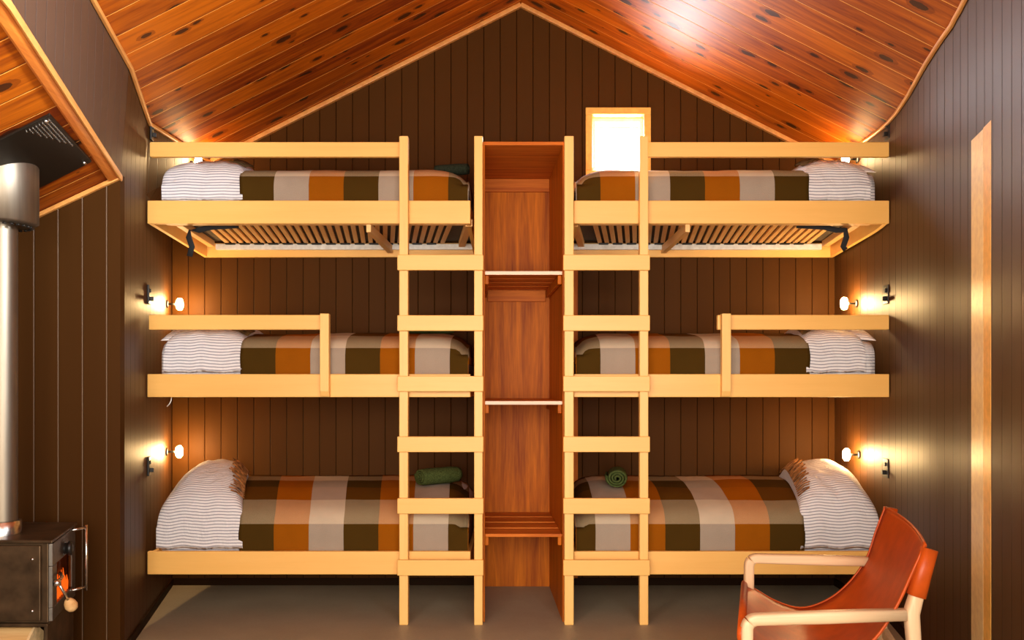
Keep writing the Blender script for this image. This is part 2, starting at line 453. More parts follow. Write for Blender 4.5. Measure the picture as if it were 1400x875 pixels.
# moulding on the edge of the recess ceiling
bm = bmesh.new()
edge = [(x, y, soffit(x)) for y, x in H_low]
sweep(bm, [(x-0.032, y, z-0.026) for x, y, z in edge], 0.028, 0.010, ref=(1,0,0.47), n=10, sq=3.0)
struct(link('trim_5', bm, M['stain']))
bm = bmesh.new()
sweep(bm, [(x+0.002, y, z-0.012) for x, y, z in edge], 0.007, 0.018, ref=(1,0,0), n=8, sq=3)
struct(link('trim_6', bm, M['pine_trim']))
strip('trim_7', (-2.117, 4.472, soffit(-2.117)-0.016), (-3.6, 4.472, soffit(-3.6)-0.016), 0.022, 0.024, (0,1,0))
# skirtings
bm = bmesh.new(); prism(bm, [(-2.51,6.11), (-2.278,5.16), (-2.117,4.5), (-2.105,4.5), (-2.264,5.16), (-2.496,6.11)], 'Z', 0.0, 0.05)
struct(link('baseboard_left', bm, M['wall']))
bm = bmesh.new(); prism(bm, [(2.257,6.11), (2.25,5.16), (2.105,4.4), (1.995,3.80), (1.983,3.80), (2.092,4.4), (2.236,5.16), (2.245,6.11)], 'Z', 0.0, 0.05)
struct(link('baseboard_right', bm, M['wall']))
bm = bmesh.new(); box(bm, -2.5, 2.25, 6.095, 6.11, 0, 0.05, 0)
struct(link('baseboard_back', bm, M['wall']))

# window in the gable wall
win = bpy.data.objects.new('window_1', None); COL.objects.link(win); win.location = (0.70, 6.11, 2.94); struct(win)
def frame(bm, x0, x1, z0, z1, w, y0, y1, bev=0.004):
    box(bm, x0, x1, y0, y1, z1-w, z1, bev); box(bm, x0, x1, y0, y1, z0, z0+w, bev)
    box(bm, x0, x0+w, y0, y1, z0+w, z1-w, bev); box(bm, x1-w, x1, y0, y1, z0+w, z1-w, bev)
bm = bmesh.new(); frame(bm, 0.465, 0.932, 2.925, 3.425, 0.05, 6.085, 6.11); link('window_casing', bm, M['sash'], win)
bm = bmesh.new(); frame(bm, wx0, wx1, wz0, wz1, 0.016, 6.10, 6.23); link('window_reveal', bm, M['sash'], win)
bm = bmesh.new(); frame(bm, wx0+0.016, wx1-0.016, wz0+0.016, wz1-0.016, 0.028, 6.17, 6.21); sash = link('window_frame', bm, M['white'], win)
bm = bmesh.new(); box(bm, wx0+0.04, wx1-0.04, 6.188, 6.193, wz0+0.04, wz1-0.04, 0); link('window_pane', bm, M['glass'], sash)
bm = bmesh.new(); box(bm, wx0+0.044, wx1-0.044, 6.178, 6.2, 3.30, 3.312, 0.002); link('glazing_bar', bm, M['white'], sash)

# doorway trim on the right wall
M['doorpale'] = plain('door_trim_paint', (0.95,0.66,0.30), 0.35)
door = bpy.data.objects.new('door_1', None); COL.objects.link(door); door.location = (2.05, 3.8, 0); struct(door)
DZ = 2.522
bm = bmesh.new(); prism(bm, [(1.992,3.79), (2.03,3.79), (1.975,3.55), (1.936,3.56)], 'Z', 0.0, DZ)
link('door_architrave', bm, M['doorpale'], door)
bm = bmesh.new(); prism(bm, [(1.935,3.556), (1.975,3.548), (1.945,3.44), (1.908,3.45)], 'Z', 0.0, DZ+0.004)
link('door_jamb', bm, M['sash'], door)
# ------------------------------------------------------------------ bunks
Y0, Y1 = 5.205, 6.06                       # mattress front and back
class Bed: pass
def bed_data(side, level):
    b = Bed(); b.side = side; b.level = level
    b.xo = -2.268 if side < 0 else 2.238
    b.xi = -0.306 if side < 0 else 0.322
    b.zt = (0.431, 1.508, 2.562)[level]; b.zb = b.zt-0.14
    b.slat = (0.335, 1.415, 2.461)[level]  # top of the base
    b.ze = (0.640, 1.695, 2.735)[level]
    b.H = (0.135, 0.075, 0.095)[level]
    b.shear = 0.27 if (side, level) == (-1,0) else 0.10; b.pskew = {(-1,0): 0.27, (1,0): 0.14}.get((side, level), 0.10)
    b.mo = b.xo - side*0.070; b.mi = b.xi + side*0.032   # mattress ends
    return b
def Mz(b, x, y):
    """top of the made-up mattress"""
    yy = min(max(y, Y0), Y1)
    q = (yy-Y0)/(Y1-Y0)
    R = 0.075
    z = b.ze-R+math.sqrt(max(0.0, R*R-max(0.0, R-(yy-Y0))**2))
    t = min(q/0.75, 1.0)
    z += b.H*(1-(1-t)**2)
    d = abs(x-b.mi)
    if d < 0.2:
        k = 1-d/0.2; z -= 0.10*(1-math.sqrt(max(0.0, 1-k*k)))
    z += 0.010*noise.noise(Vector((x*2.3+b.level*9, y*3, b.side*4)))+0.004*noise.noise(Vector((x*8, y*8, b.level*3+b.side)))
    return z
YS = [Y0, Y0+0.004, Y0+0.012, Y0+0.025, Y0+0.045, Y0+0.075] + [Y0+0.075+(Y1-Y0-0.075)*i/14 for i in range(1, 15)]
def lerp(a, b, t): return a+(b-a)*t

sidename = {-1: 'left', 1: 'right'}
levname = ('bottom', 'middle', 'top')
def make_bed(b):
    s = b.side; L = levname[b.level]
    lab = {(-1,0): 'pale timber bottom bunk frame just above the floor beside the stove wall',
           (-1,1): 'pale timber middle bunk frame with short guard rail on the stove side',
           (-1,2): 'pale timber top bunk frame with bare slatted underside on the stove side',
           (1,0): 'pale timber bottom bunk frame behind the leather armchair',
           (1,1): 'pale timber middle bunk frame with short guard rail above the leather armchair',
           (1,2): 'pale timber top bunk frame with slatted underside below the small window'}[(s, b.level)]
    xa, xb = sorted((b.xo, b.xi))
    t = thing('bunk_bed', ((xa+xb)/2, 5.6, b.zb), lab, 'bunk bed')
    bm = bmesh.new(); box(bm, xa, xb, 5.16, 5.19, b.zb, b.zt, 0.004); link('front_board', bm, M['pale'], t)
    drop = 0.072 if b.level == 2 else 0.0
    bm = bmesh.new(); box(bm, xa+0.026, xb-0.026, 6.07, 6.10, b.zb-drop, b.zb-drop+0.10, 0.003); link('back_rail', bm, M['pale'], t)
    # end boards: deeper towards the wall under the top bunks
    if b.level == 2:
        prof = [(5.19, b.zt-0.02), (6.10, b.zt-0.02), (6.10, b.zb-drop)]
        if s > 0: prof += [(5.42, b.zb-0.026), (5.33, b.zb-0.018), (5.25, b.zb-0.008), (5.19, b.zb+0.002)]
        else: prof += [(5.19, b.zb+0.0)]
    else:
        prof = [(5.19, b.zt-0.01), (6.10, b.zt-0.01), (6.10, b.zb), (5.19, b.zb)]
    for x in (b.xo, b.xi):
        d = 0.026 if x == xa else -0.026
        bm = bmesh.new(); prism(bm, prof, 'X', x, x+d, 0.002); link('end_board', bm, M['pale'], t)
    if b.level == 2:
        # slatted base
        fx0, fx1 = xa+0.10, xb-0.035
        if s > 0: fx0, fx1 = xa+0.035, xb-0.10
        z0, z1 = b.slat-0.075, b.slat-0.019
        bm = bmesh.new()
        box(bm, fx0, fx1, 6.035, 6.068, b.slat-0.062, b.slat-0.022, 0.002); link('slat_bearer', bm, M['white'], t)
        bm = bmesh.new(); box(bm, fx0, fx1, 5.192, 5.225, b.slat-0.04, b.slat-0.019, 0.002); link('slat_bearer', bm, M['slat'], t)
        for xx in (fx0, fx1-0.05):
            f_ = (0.05 if s < 0 else -0.05)
            bm = bmesh.new(); prism(bm, [(xx+f_,5.226), (xx+0.045+f_,5.226), (xx+0.045-f_,6.034), (xx-f_,6.034)], 'Z', b.slat-0.045, b.slat-0.0005, 0.003); link('slat_end_bar', bm, M['slat'], t)
        n = 31; SKW = -s*-0.0+(0.13 if s < 0 else -0.11)   # the sprung base sits askew in its frame
        for i in range(n):
            xc = lerp(fx0+0.15, fx1-0.15, i/(n-1))
            sk = SKW
            bm = bmesh.new()
            w = 0.015
            prism(bm, [(xc-w+sk*0.5, 5.226), (xc+w+sk*0.5, 5.226), (xc+w-sk*0.5, 6.034), (xc-w-sk*0.5, 6.034)], 'Z', b.slat-0.019, b.slat-0.003, 0.002)
            link('slat', bm, M['slat'], t)
        for i in range(n//2):
            xc = lerp(fx0+0.15, fx1-0.15, (2*i+0.5)/(n-1))
            xc -= SKW*0.5
            bm = bmesh.new(); box(bm, xc-0.034, xc+0.034, 6.006, 6.033, b.slat-0.030, b.slat-0.0195, 0.003)
            h = link('slat_holder', bm, M['black'], t); h['label'] = 'black rubber slat holder'
        bm = bmesh.new(); xc = -0.93 if s < 0 else 1.02
        prism(bm, [(xc-0.014,5.195), (xc+0.014,5.195), (xc+0.018,6.066), (xc-0.018,6.066)], 'Z', b.slat-0.085, b.slat-0.0305, 0.002)
        link('centre_bearer', bm, M['slat'], t)
        # webbing strap
        xo = -2.06 if s < 0 else 2.02; dd = 1 if s < 0 else -1
        bm = bmesh.new()
        pts = [(xo+dd*0.30, 5.30, b.slat-0.024), (xo+dd*0.13, 5.30, b.slat-0.035), (xo+dd*0.05, 5.30, b.slat-0.055), (xo, 5.29, b.slat-0.056), (xo-dd*0.005, 5.285, b.slat-0.10),
               (xo+dd*0.015, 5.285, b.slat-0.16), (xo+dd*0.0, 5.285, b.slat-0.22 if s < 0 else b.slat-0.18)]
        sweep(bm, pts, 0.018, 0.004, ref=(1,0,0.6), n=8, sq=4); o = link('strap', bm, M['strap'], t, True)
        o['label'] = 'black webbing strap'
        # long guard rail
        x0, x1 = (-2.256, -0.728) if s < 0 else (0.772, 2.240)
        bm = bmesh.new(); box(bm, x0, x1, 5.165, 5.20, 2.829, 2.919, 0.005)
        link('guard_rail', bm, M['pale'], t)
    else:
        bm = bmesh.new(); box(bm, xa+0.027, xb-0.027, 5.191, 6.069, b.slat-0.02, b.slat, 0); link('bed_base', bm, M['slat'], t)
        if b.level == 1:
            x0, x1 = (-2.262, -1.195) if s < 0 else (1.196, 2.240)
            bm = bmesh.new(); box(bm, x0, x1, 5.165, 5.20, 1.778, 1.868, 0.005); link('guard_rail', bm, M['pale'], t)
            px = -1.182 if s < 0 else 1.238
            bm = bmesh.new()
            prism(bm, [(5.159,1.872), (5.112,1.872), (5.112,1.405), (5.128,1.372), (5.159,1.372)], 'X', px-0.027, px+0.027, 0.003)
            link('guard_post', bm, M['palez'], t)
    return t
def make_mattress(b):
    s = b.side; xa, xb = sorted((b.mo, b.mi)); nx = 40
    XS = [lerp(xa, xb, i/nx) for i in range(nx+1)]
    bm = bmesh.new(); uvl = bm.loops.layers.uv.new('UVMap')
    g = [[bm.verts.new((x, y, Mz(b, x, y)-0.004)) for y in YS] for x in XS]
    lo = [[None]*len(YS) for _ in XS]
    def low(i, j):
        if lo[i][j] is None: lo[i][j] = bm.verts.new((XS[i], YS[j], b.slat+0.002))
        return lo[i][j]
    for i in range(nx):
        for j in range(len(YS)-1):
            bm.faces.new([g[i][j], g[i+1][j], g[i+1][j+1], g[i][j+1]])
            f = bm.faces.new([low(i,j), low(i,j+1), low(i+1,j+1), low(i+1,j)]); f.material_index = 1
    for i in range(nx):
        for j in (0, len(YS)-1): bm.faces.new([g[i][j], g[i+1][j], low(i+1,j), low(i,j)])
    for j in range(len(YS)-1):
        for i in (0, nx): bm.faces.new([g[i][j], g[i][j+1], low(i,j+1), low(i,j)])
    bm.normal_update()
    for f in bm.faces:
        for l in f.loops:
            c = l.vert.co
            l[uvl].uv = (c.x, (c.y-Y0)+c.z)
    lab = {(-1,0): 'mattress in a white striped sheet on the bottom bunk beside the stove wall',
           (-1,1): 'mattress in a white striped sheet on the middle bunk of the stove side',
           (-1,2): 'mattress in a white striped sheet on the top bunk of the stove side',
           (1,0): 'mattress in a white striped sheet on the bottom bunk behind the armchair',
           (1,1): 'mattress in a white striped sheet on the middle bunk above the armchair',
           (1,2): 'mattress in a white striped sheet on the top bunk below the window'}[(s, b.level)]
    o = link('mattress', bm, [M['ticking'], M['under']], None, True)
    center_origin(o)
    return tag(o, lab, 'mattress')
def make_blanket(b):
    s = b.side
    xs0 = (-1.722, -1.712, -1.722)[b.level] if s < 0 else (1.735, 1.765, 1.765)[b.level]
    xs1 = b.mi + (-s)*0.006
    nx = 60; off = 0.012
    bm = bmesh.new(); uvl = bm.loops.layers.uv.new('UVMap')
    cols = []
    for i in range(nx+4):
        if i <= nx: x = lerp(xs0, xs1, i/nx); dz = 0; u = abs(x-xs0)
        else: k = i-nx; x = xs1+(-s)*0.004*k; dz = (0.03, 0.09, 0.16)[k-1]; u = abs(xs1-xs0)+dz
        pts = [(Y0-0.006, b.zt-0.045), (Y0-0.006, b.zt+0.02), (Y0-0.007, lerp(b.zt, b.ze-0.07, 0.4)), (Y0-0.008, lerp(b.zt, b.ze-0.07, 0.75)), (Y0-0.008, b.ze-0.072+b.H*0.0)]
        # soft wave in the hanging side
        pts = [(y+0.004*noise.noise(Vector((x*6, z*9, b.level))), z) for y, z in pts]
        for y in YS[1:]:
            pts.append((y-0.004 if y < Y0+0.03 else y, Mz(b, x, y)+off))
        if dz: pts = [(y, min(z, max(pts[0][1], b.ze+b.H-0.02-dz-0.02))) if z > b.zt+0.0 else (y, z) for y, z in pts]
        v = 0; col = []
        # the free edge by the pillow wanders a little
        for k, (y, z) in enumerate(pts):
            if k: v += math.hypot(y-pts[k-1][0], z-pts[k-1][1])
            wx = x
            if s < 0: wx -= b.shear*max(0, y-Y0-0.03)*(1-0.8*min(1, i/nx))
            else: wx += b.pskew*max(0, y-Y0-0.03)*max(0, 1-i/14)
            if i < 8: wx += s*(1-i/8)*(- 0.012*noise.noise(Vector((y*9, z*9, 3))))
            if i <= nx:   # stripes lean a little over the top
                pass
            col.append((bm.verts.new((wx, y, z)), u, v+0.01))
        cols.append(col)
    for i in range(len(cols)-1):
        for j in range(len(cols[0])-1):
            q = [cols[i][j], cols[i+1][j], cols[i+1][j+1], cols[i][j+1]]
            f = bm.faces.new([p[0] for p in q])
            for l, p in zip(f.loops, q): l[uvl].uv = (p[1], p[2])
    lab = {(-1,0): 'plaid wool blanket with tassels on the bottom bunk next to the stove wall',
           (-1,1): 'plaid wool blanket on the middle bunk of the stove side',
           (-1,2): 'plaid wool blanket on the top bunk of the stove side',
           (1,0): 'plaid wool blanket with tassels on the bottom bunk behind the armchair',
           (1,1): 'plaid wool blanket on the middle bunk above the armchair, partly behind the guard post',
           (1,2): 'plaid wool blanket on the top bunk, lit along its edge by the window'}[(s, b.level)]
    mat = M['plaid_b'] if b.level == 2 else M['plaid_a']
    t = thing('blanket', ((xs0+xs1)/2, 5.6, b.zt), lab, 'blanket')
    o = link('cover', bm, mat, t, True); solid(o, 0.010, 0)
    # tassels along the pillow end
    bm = bmesh.new()
    ys = [Y0+0.10+i*0.020 for i in range(40 if b.level == 0 else 12)]
    for y in ys:
        if y > Y1-0.02: break
        x0 = xs0 + s*b.pskew*max(0, y-Y0-0.03) if s > 0 else xs0 - b.shear*max(0, y-Y0-0.03)
        z0 = Mz(b, x0, y)+0.016
        L = random.uniform(0.05, 0.085); dy = random.uniform(-0.03, 0.012)
        x1 = x0+s*L
        z0 += pillow_rise(b, x0, y); z1 = Mz(b, x1, y)+0.022+pillow_rise(b, x1, y+dy)+0.004
        sweep(bm, [(x0-s*0.015, y, z0), (lerp(x0,x1,0.5), y+dy*0.4, Mz(b, lerp(x0,x1,0.5), y)+0.026+pillow_rise(b, lerp(x0,x1,0.5), y)), (x1, y+dy, z1)], 0.0042, 0.0042, n=5)
    link('fringe', bm, M['fringe'][b.level], t, True)
    return t
M['fringe'] = [plain('tassel_wool', (0.26,0.10,0.03), 0.95, 0, 0.1, 25, 0.8), plain('tassel_wool_olive', (0.12,0.07,0.025), 0.95, 0, 0.1, 25, 0.7), plain('tassel_wool_dark', (0.10,0.06,0.025), 0.95, 0, 0.1, 25, 0.6)]

def pillow_spec(b):
    s = b.side
    # x range from the wall end inwards, y range, thickness
    if b.level == 0: return (b.mo+s*0.030, (-1.70 if s < 0 else 1.71), 5.196, 6.02, 0.165)
    if b.level == 1: return ((-2.185 if s < 0 else 2.11), (-1.70 if s < 0 else 1.745), 5.197, 5.96, 0.075)
    return (b.mo-s*(0.002 if s < 0 else 0.03), (-1.70 if s < 0 else 1.735), 5.197, 5.96, 0.074)
def pillow_T(a, bb, h):
    return h*(max(0, 1-abs(a)**2.6)**0.5)*(max(0, 1-abs(bb)**2.4)**0.5)
def pillow_ab(b, x, y):
    xo, xi, y0, y1, h = pillow_spec(b)
    xi2 = xi+b.side*b.pskew*(y-y0)
    a = (x-(xo+xi2)/2)/((xi2-xo)/2); q = (y-(y0+y1)/2)/((y1-y0)/2)
    return a, q, h
def pillow_rise(b, x, y):
    a, q, h = pillow_ab(b, x, y)
    return pillow_T(min(1, abs(a)), min(1, abs(q)), h)
def pillow_mesh(b, xo, xi, y0, y1, h, lift=0.0, seed=0, drape=True):
    """cx runs from the wall end (a=-1) to the free end (a=1); with drape the front and wall hems hang to the bed board"""
    n = 36; bm = bmesh.new(); uvl = bm.loops.layers.uv.new('UVMap')
    cy, hy = (y0+y1)/2, (y1-y0)/2
    nsk = 6 if drape else 0
    top, bot, uvs = [], [], {}
    for i in range(n+1):
        a = math.sin(math.pi/2*(-1+2*i/n)); rt, rb = [], []; v = 0; pv = None
        def col(c):
            y = cy+hy*c*(1-0.04*(1-a*a)*(1 if c > 0 or not drape else 0))
            xi2 = xi+b.side*b.pskew*(y-y0)
            cx, hx = (xo+xi2)/2, (xi2-xo)/2
            return cx+hx*a*(1-0.05*(1-c*c)*(1 if a > 0 else 0.3)), y
        seq = []
        x_, y_ = col(-1)
        zf = Mz(b, x_, y0)+0.008
        for k in range(nsk):
            t = k/nsk
            hem = b.zt+0.010+0.012*noise.noise(Vector((x_*9, 0, seed)))
            yy = y0-0.003+0.004*noise.noise(Vector((x_*14, t*2, seed)))
            seq.append((Vector((x_, yy, lerp(hem, zf, t))), Vector((x_, yy+0.004, lerp(hem, zf, t)-0.0))))
        for j in range(n+1):
            c = math.sin(math.pi/2*(-1+2*j/n))
            x, y = col(c)
            zb = Mz(b, x, y)+0.008+lift
            T = pillow_T(a, c, h)
            w = 0.014*noise.noise(Vector((x*7, y*5, seed)))+0.010*noise.noise(Vector((x*19+y*9, y*6, seed+5)))
            zt = zb+T+w*min(1, T/0.04)
            seq.append((Vector((x, y, max(zt, zb+0.001))), Vector((x, y, zb))))
        last = len(seq)-1
        for j, (p, q) in enumerate(seq):
            if pv is not None: v += (p-pv).length
            pv = p
            if i in (0, n) or j in (0, last):
                vt = bm.verts.new(p if j < nsk else q+Vector((0,0,0.002))); rt.append(vt); rb.append(vt)
            else:
                rt.append(bm.verts.new(p)); rb.append(bm.verts.new(q))
            uvs[rt[-1]] = (p.x, v)
            if rb[-1] is not rt[-1]: uvs[rb[-1]] = (p.x, v)
        top.append(rt); bot.append(rb)
    m = len(top[0])-1
    for i in range(n):
        for j in range(m):
            qt = [top[i][j], top[i+1][j], top[i+1][j+1], top[i][j+1]]
            f = bm.faces.new(qt)
            for l in f.loops: l[uvl].uv = uvs[l.vert]
            qb = [bot[i][j], bot[i+1][j], bot[i+1][j+1], bot[i][j+1]]
            if set(qb) != set(qt):
                f = bm.faces.new(qb[::-1])
                for l in f.loops: l[uvl].uv = uvs[l.vert]
    return bm
def make_pillow(b, second=False):
    s = b.side; xo, xi, y0, y1, h = pillow_spec(b)
    lab = {(-1,0): 'plump white striped pillow at the wall end of the bottom bunk by the stove',
           (-1,1): 'white striped pillow behind the guard rail of the middle bunk on the stove side',
           (-1,2): 'white striped pillow on the top bunk of the stove side, under a lit lamp',
           (1,0): 'plump white striped pillow at the wall end of the bottom bunk behind the armchair',
           (1,1): 'pinkish white striped pillow behind the guard rail of the middle bunk above the armchair',
           (1,2): 'white striped pillow at the wall end of the top bunk below the window'}[(s, b.level)]
    if second:
        lab = {(-1,1): 'second striped pillow peeking out at the wall behind the middle bunk pillow, stove side',
               (1,1): 'second striped pillow with pointed corner behind the middle bunk pillow above the armchair',
               (1,2): 'second striped pillow squeezed against the wall end of the top bunk below the window'}[(s, b.level)]
        bm = pillow_mesh(b, b.xo-s*0.034, b.xo-s*0.42, 5.27, 5.90, 0.085 if b.level == 1 else 0.066, 0.0, 9, False)
    else:
        bm = pillow_mesh(b, xo, xi, y0, y1, h, 0.0, b.level+b.side*3)
    o = link('pillow', bm, M['ticking'], None, True); center_origin(o)
    return tag(o, lab, 'pillow')

beds = {}
for s in (-1, 1):
    for lv in (0, 1, 2):
        b = bed_data(s, lv); beds[(s, lv)] = b
        make_bed(b); make_mattress(b); make_pillow(b); make_blanket(b)
for k in ((-1,1), (1,1), (1,2)): make_pillow(beds[k], True)

# ------------------------------------------------------------------ rolled towels
def towel(x, y, b, ang, L, r, label, mat, squash=0.85):
    zc = Mz(b, x, y)+0.018+r*squash
    ax = Vector((math.cos(ang), math.sin(ang), 0)); sd = Vector((-math.sin(ang), math.cos(ang), 0)); up = Vector((0,0,1))
    t = thing('rolled_towel', (x, y, zc-r*squash), label, 'towel')
    bm = bmesh.new(); turns = 3.2; nseg = 90; nl = 14
    rows = []
    for k in range(nseg+1):
        th = 2*math.pi*turns*k/nseg
        rr = r*(0.14+0.86*k/nseg)
        row = []
        for i in range(nl+1):
            q = -1+2*i/nl
            bulge = 1-0.10*abs(q)**4
            w = 1+0.05*noise.noise(Vector((q*3, th, x*5)))
            p = Vector((x, y, zc))+ax*(q*L/2+0.012*(1-k/nseg)*math.copysign(-1, q)*abs(q)**6)+(sd*math.cos(th-1.0)+up*math.sin(th-1.0)*squash)*rr*bulge*w
            row.append(bm.verts.new(p))
        rows.append(row)
    for a, c in zip(rows, rows[1:]):
        for i in range(nl): bm.faces.new([a[i], a[i+1], c[i+1], c[i]])
    o = link('roll', bm, M[mat], t, True); solid(o, r*0.16, 0)
    return t
towel(-0.545, 5.66, beds[(-1,0)], math.radians(40), 0.30, 0.068, 'dark green rolled towel lying on the bottom bunk of the stove side', 'towel')
towel(0.635, 5.62, beds[(1,0)], math.radians(84), 0.26, 0.074, 'green rolled towel seen end-on at the foot of the bottom bunk behind the armchair', 'towel')
towel(-0.60, 5.70, beds[(-1,1)], math.radians(4), 0.30, 0.05, 'green rolled towel half hidden behind the ladder rung on a middle bunk', 'towel')
towel(-0.455, 5.62, beds[(-1,2)], math.radians(-14), 0.22, 0.045, 'nearly black rolled towel on the foot of the top bunk', 'darktowel')

# ------------------------------------------------------------------ ladders
def ladder(x0, x1, x2, x3, label):
    """outer and inner edges of the two stiles"""
    t = thing('ladder', ((x0+x3)/2, 5.12, 0), label, 'ladder')
    for a, c in ((x0, x1), (x2, x3)):
        bm = bmesh.new(); box(bm, a, c, 5.102, 5.156, 0.0, 2.938, 0.004); link('stile', bm, M['palez'], t)
    for z in (0.396, 0.765, 1.134, 1.496, 1.859, 2.221):
        bm = bmesh.new(); box(bm, x0-0.008, x3+0.006, 5.076, 5.1015, z-0.093, z, 0.004); link('rung', bm, M['pale'], t)
    return t
ladder(-0.730, -0.677, -0.280, -0.229, 'pale timber bunk ladder on the stove side of the red shelves')
ladder(0.262, 0.318, 0.714, 0.766, 'pale timber bunk ladder on the window side of the red shelves')

# ------------------------------------------------------------------ shelf unit between the bunks
SH = thing('shelf_unit', (0.0, 5.6, 0), 'tall narrow red timber open shelf unit between the two ladders', 'shelf unit')
SK = -0.05                                   # the unit leans slightly sideways towards the wall
YF, YB = 5.17, 6.06
def sheet(x0f, x1f, x0b, x1b, yf, yb, z0, z1, name, mat, bev=0.002):
    bm = bmesh.new(); prism(bm, [(x0f, yf), (x1f, yf), (x1b, yb), (x0b, yb)], 'Z', z0, z1, bev)
    return link(name, bm, M[mat], SH)
sheet(-0.243, -0.218, -0.243+SK, -0.218+SK, YF, YB, 0.0, 2.90, 'side_panel', 'red')
sheet(0.254, 0.279, 0.254+SK, 0.279+SK, YF, YB, 0.0, 2.90, 'side_panel', 'red')
sheet(-0.243, 0.279, -0.243+SK, 0.279+SK, YF, YB, 2.901, 2.922, 'top_panel', 'redx')
sheet(-0.243+SK, 0.279+SK, -0.243+SK, 0.279+SK, YB+0.001, YB+0.02, 0.0, 2.92, 'back_panel', 'red')
def xs_at(y):
    k = (y-YF)/(YB-YF)*SK
    return -0.217+k, 0.253+k
def shelf_slats(z, name='shelf'):
    root = None
    ys = [5.178, 5.40, 5.62, 5.84]
    for i, y in enumerate(ys):
        y2 = y+0.185
        a0, a1 = xs_at(y); b0, b1 = xs_at(y2)
        o = sheet(a0, a1, b0, b1, y, y2, z-0.020, z, 'shelf_slat', 'redx', 0.003)
    a0, a1 = xs_at(5.178)
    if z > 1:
        sheet(a0, a1, a0, a1, 5.168, 5.1775, z-0.021, z+0.001, 'shelf_edge_highlight', 'edge_highlight', 0.002)['label'] = 'pale strip painted as front edge highlight'
    # cleats under both ends and along the back
    for sgn in (0, 1):
        a = xs_at(5.22); c = xs_at(6.05)
        xa, xc = (a[0]+0.0, c[0]+0.0) if sgn == 0 else (a[1]-0.024, c[1]-0.024)
        bm = bmesh.new(); prism(bm, [(xa, 5.20), (xa+0.024, 5.20), (xc+0.024, 6.055), (xc, 6.055)], 'Z', z-0.075, z-0.0205, 0.004)
        link('cleat', bm, M['red'], SH)
shelf_slats(2.133); shelf_slats(1.343); shelf_slats(0.535)
a = xs_at(6.02)
sheet(a[0]+0.002, a[1]-0.002, a[0]+0.002, a[1]-0.002, 6.035, 6.058, 2.81, 2.90, 'cleat', 'redx')
sheet(a[0]+0.03, a[1]-0.03, a[0]+0.03, a[1]-0.03, 6.035, 6.058, 2.03, 2.11, 'cleat', 'redx')
# upright batten at the wall on the window side of the unit
bm = bmesh.new(); box(bm, 0.372, 0.410, 6.1005, 6.1095, 0.05, 2.35, 0.002); o = link('wall_batten', bm, M['red'], SH)
# foot block
# ------------------------------------------------------------------ reading lamps and switches on the side walls
def lw_at(y, z, side):
    low, up = (L_low, L_up) if side < 0 else (R_low, R_up)
    for (ya, xa), (yb, xb), (_, ua), (_, ub) in zip(low, low[1:], up, up[1:]):
        if yb <= y <= ya:
            t = (ya-y)/(ya-yb); xl = lerp(xa, xb, t); xu = lerp(ua, ub, t)
            if z <= 2.6: return xl, Vector((xa-xb, ya-yb, 0)).normalized()
            return lerp(xl, xu, (z-2.6)/(roof(xu)-2.6)), Vector((xa-xb, ya-yb, 0)).normalized()
def lamp(side, y, z, label):
    x, d = lw_at(y, z, side)
    nrm = Vector((-side*d.y, side*d.x, 0))
    if nrm.x*side > 0: nrm = -nrm
    base = Vector((x, y, z))
    t = thing('reading_lamp', base, label, 'lamp', 'bunk reading lamps')
    bm = bmesh.new(); lathe(bm, [(0, 0), (0.028, 0), (0.028, 0.008), (0.02, 0.012), (0, 0.012)], base+nrm*0.001, nrm, 20); link('wall_plate', bm, M['black'], t, True)
    bm = bmesh.new(); sweep(bm, [base+nrm*0.012, base+nrm*0.04, base+nrm*0.064+Vector((0,0,-0.003))], 0.007, ref=(0,0,1), n=10); link('arm', bm, M['black'], t, True)
    c = base+nrm*0.085
    bm = bmesh.new(); lathe(bm, [(0, -0.042), (0.012, -0.040), (0.022, -0.026), (0.025, 0), (0.022, 0.026), (0.012, 0.040), (0, 0.042)], c, (0,0,1), 20); o = link('bulb', bm, M['bulb_low' if z > 2.5 else 'bulb'], t, True)
    o['label'] = 'glowing warm bulb'
def switch(side, y, z, label):
    x, d = lw_at(y, z, side)
    nrm = Vector((-side*d.y, side*d.x, 0))
    if nrm.x*side > 0: nrm = -nrm
    base = Vector((x, y, z))
    t = thing('wall_switch', base, label, 'switch', 'bunk switch plates')
    def pl(u0, u1, v0, v1, n0, n1, name, mat):
        bm = bmesh.new(); vs = []
        for u in (u0, u1):
            for v in (v0, v1):
                for n in (n0, n1): vs.append(bm.verts.new(base+d*u+Vector((0,0,v))+nrm*n))
        fs = [bm.faces.new([vs[i] for i in f]) for f in ((0,1,3,2), (4,6,7,5), (0,4,5,1), (2,3,7,6), (0,2,6,4), (1,5,7,3))]
        bmesh.ops.bevel(bm, geom=list(bm.edges), offset=0.002, segments=2, profile=0.5, affect='EDGES')
        return link(name, bm, mat, t)
    pl(-0.037, 0.037, -0.058, 0.058, 0.001, 0.012, 'plate', M['black'])
    pl(-0.012, 0.012, 0.012, 0.036, 0.012, 0.019, 'rocker', M['black'])
    pl(-0.014, 0.014, -0.038, -0.012, 0.012, 0.034, 'socket_insert', M['black'])
    return t
LW = {(-1,2): 'lit reading lamp above the top bunk pillow on the stove side', (-1,1): 'lit reading lamp above the middle bunk pillow on the stove side',
      (-1,0): 'lit reading lamp above the bottom bunk pillow on the stove side', (1,2): 'lit reading lamp above the top bunk pillow below the window wall corner',
      (1,1): 'lit reading lamp above the middle bunk pillow on the armchair side', (1,0): 'lit reading lamp above the bottom bunk pillow behind the armchair'}
for s, lv, y, z in ((-1,2,5.78,2.960), (-1,1,5.90,2.000), (-1,0,5.88,0.975), (1,2,5.68,2.948), (1,1,5.70,1.985), (1,0,5.66,0.975)):
    lamp(s, y, z, LW[(s,lv)])
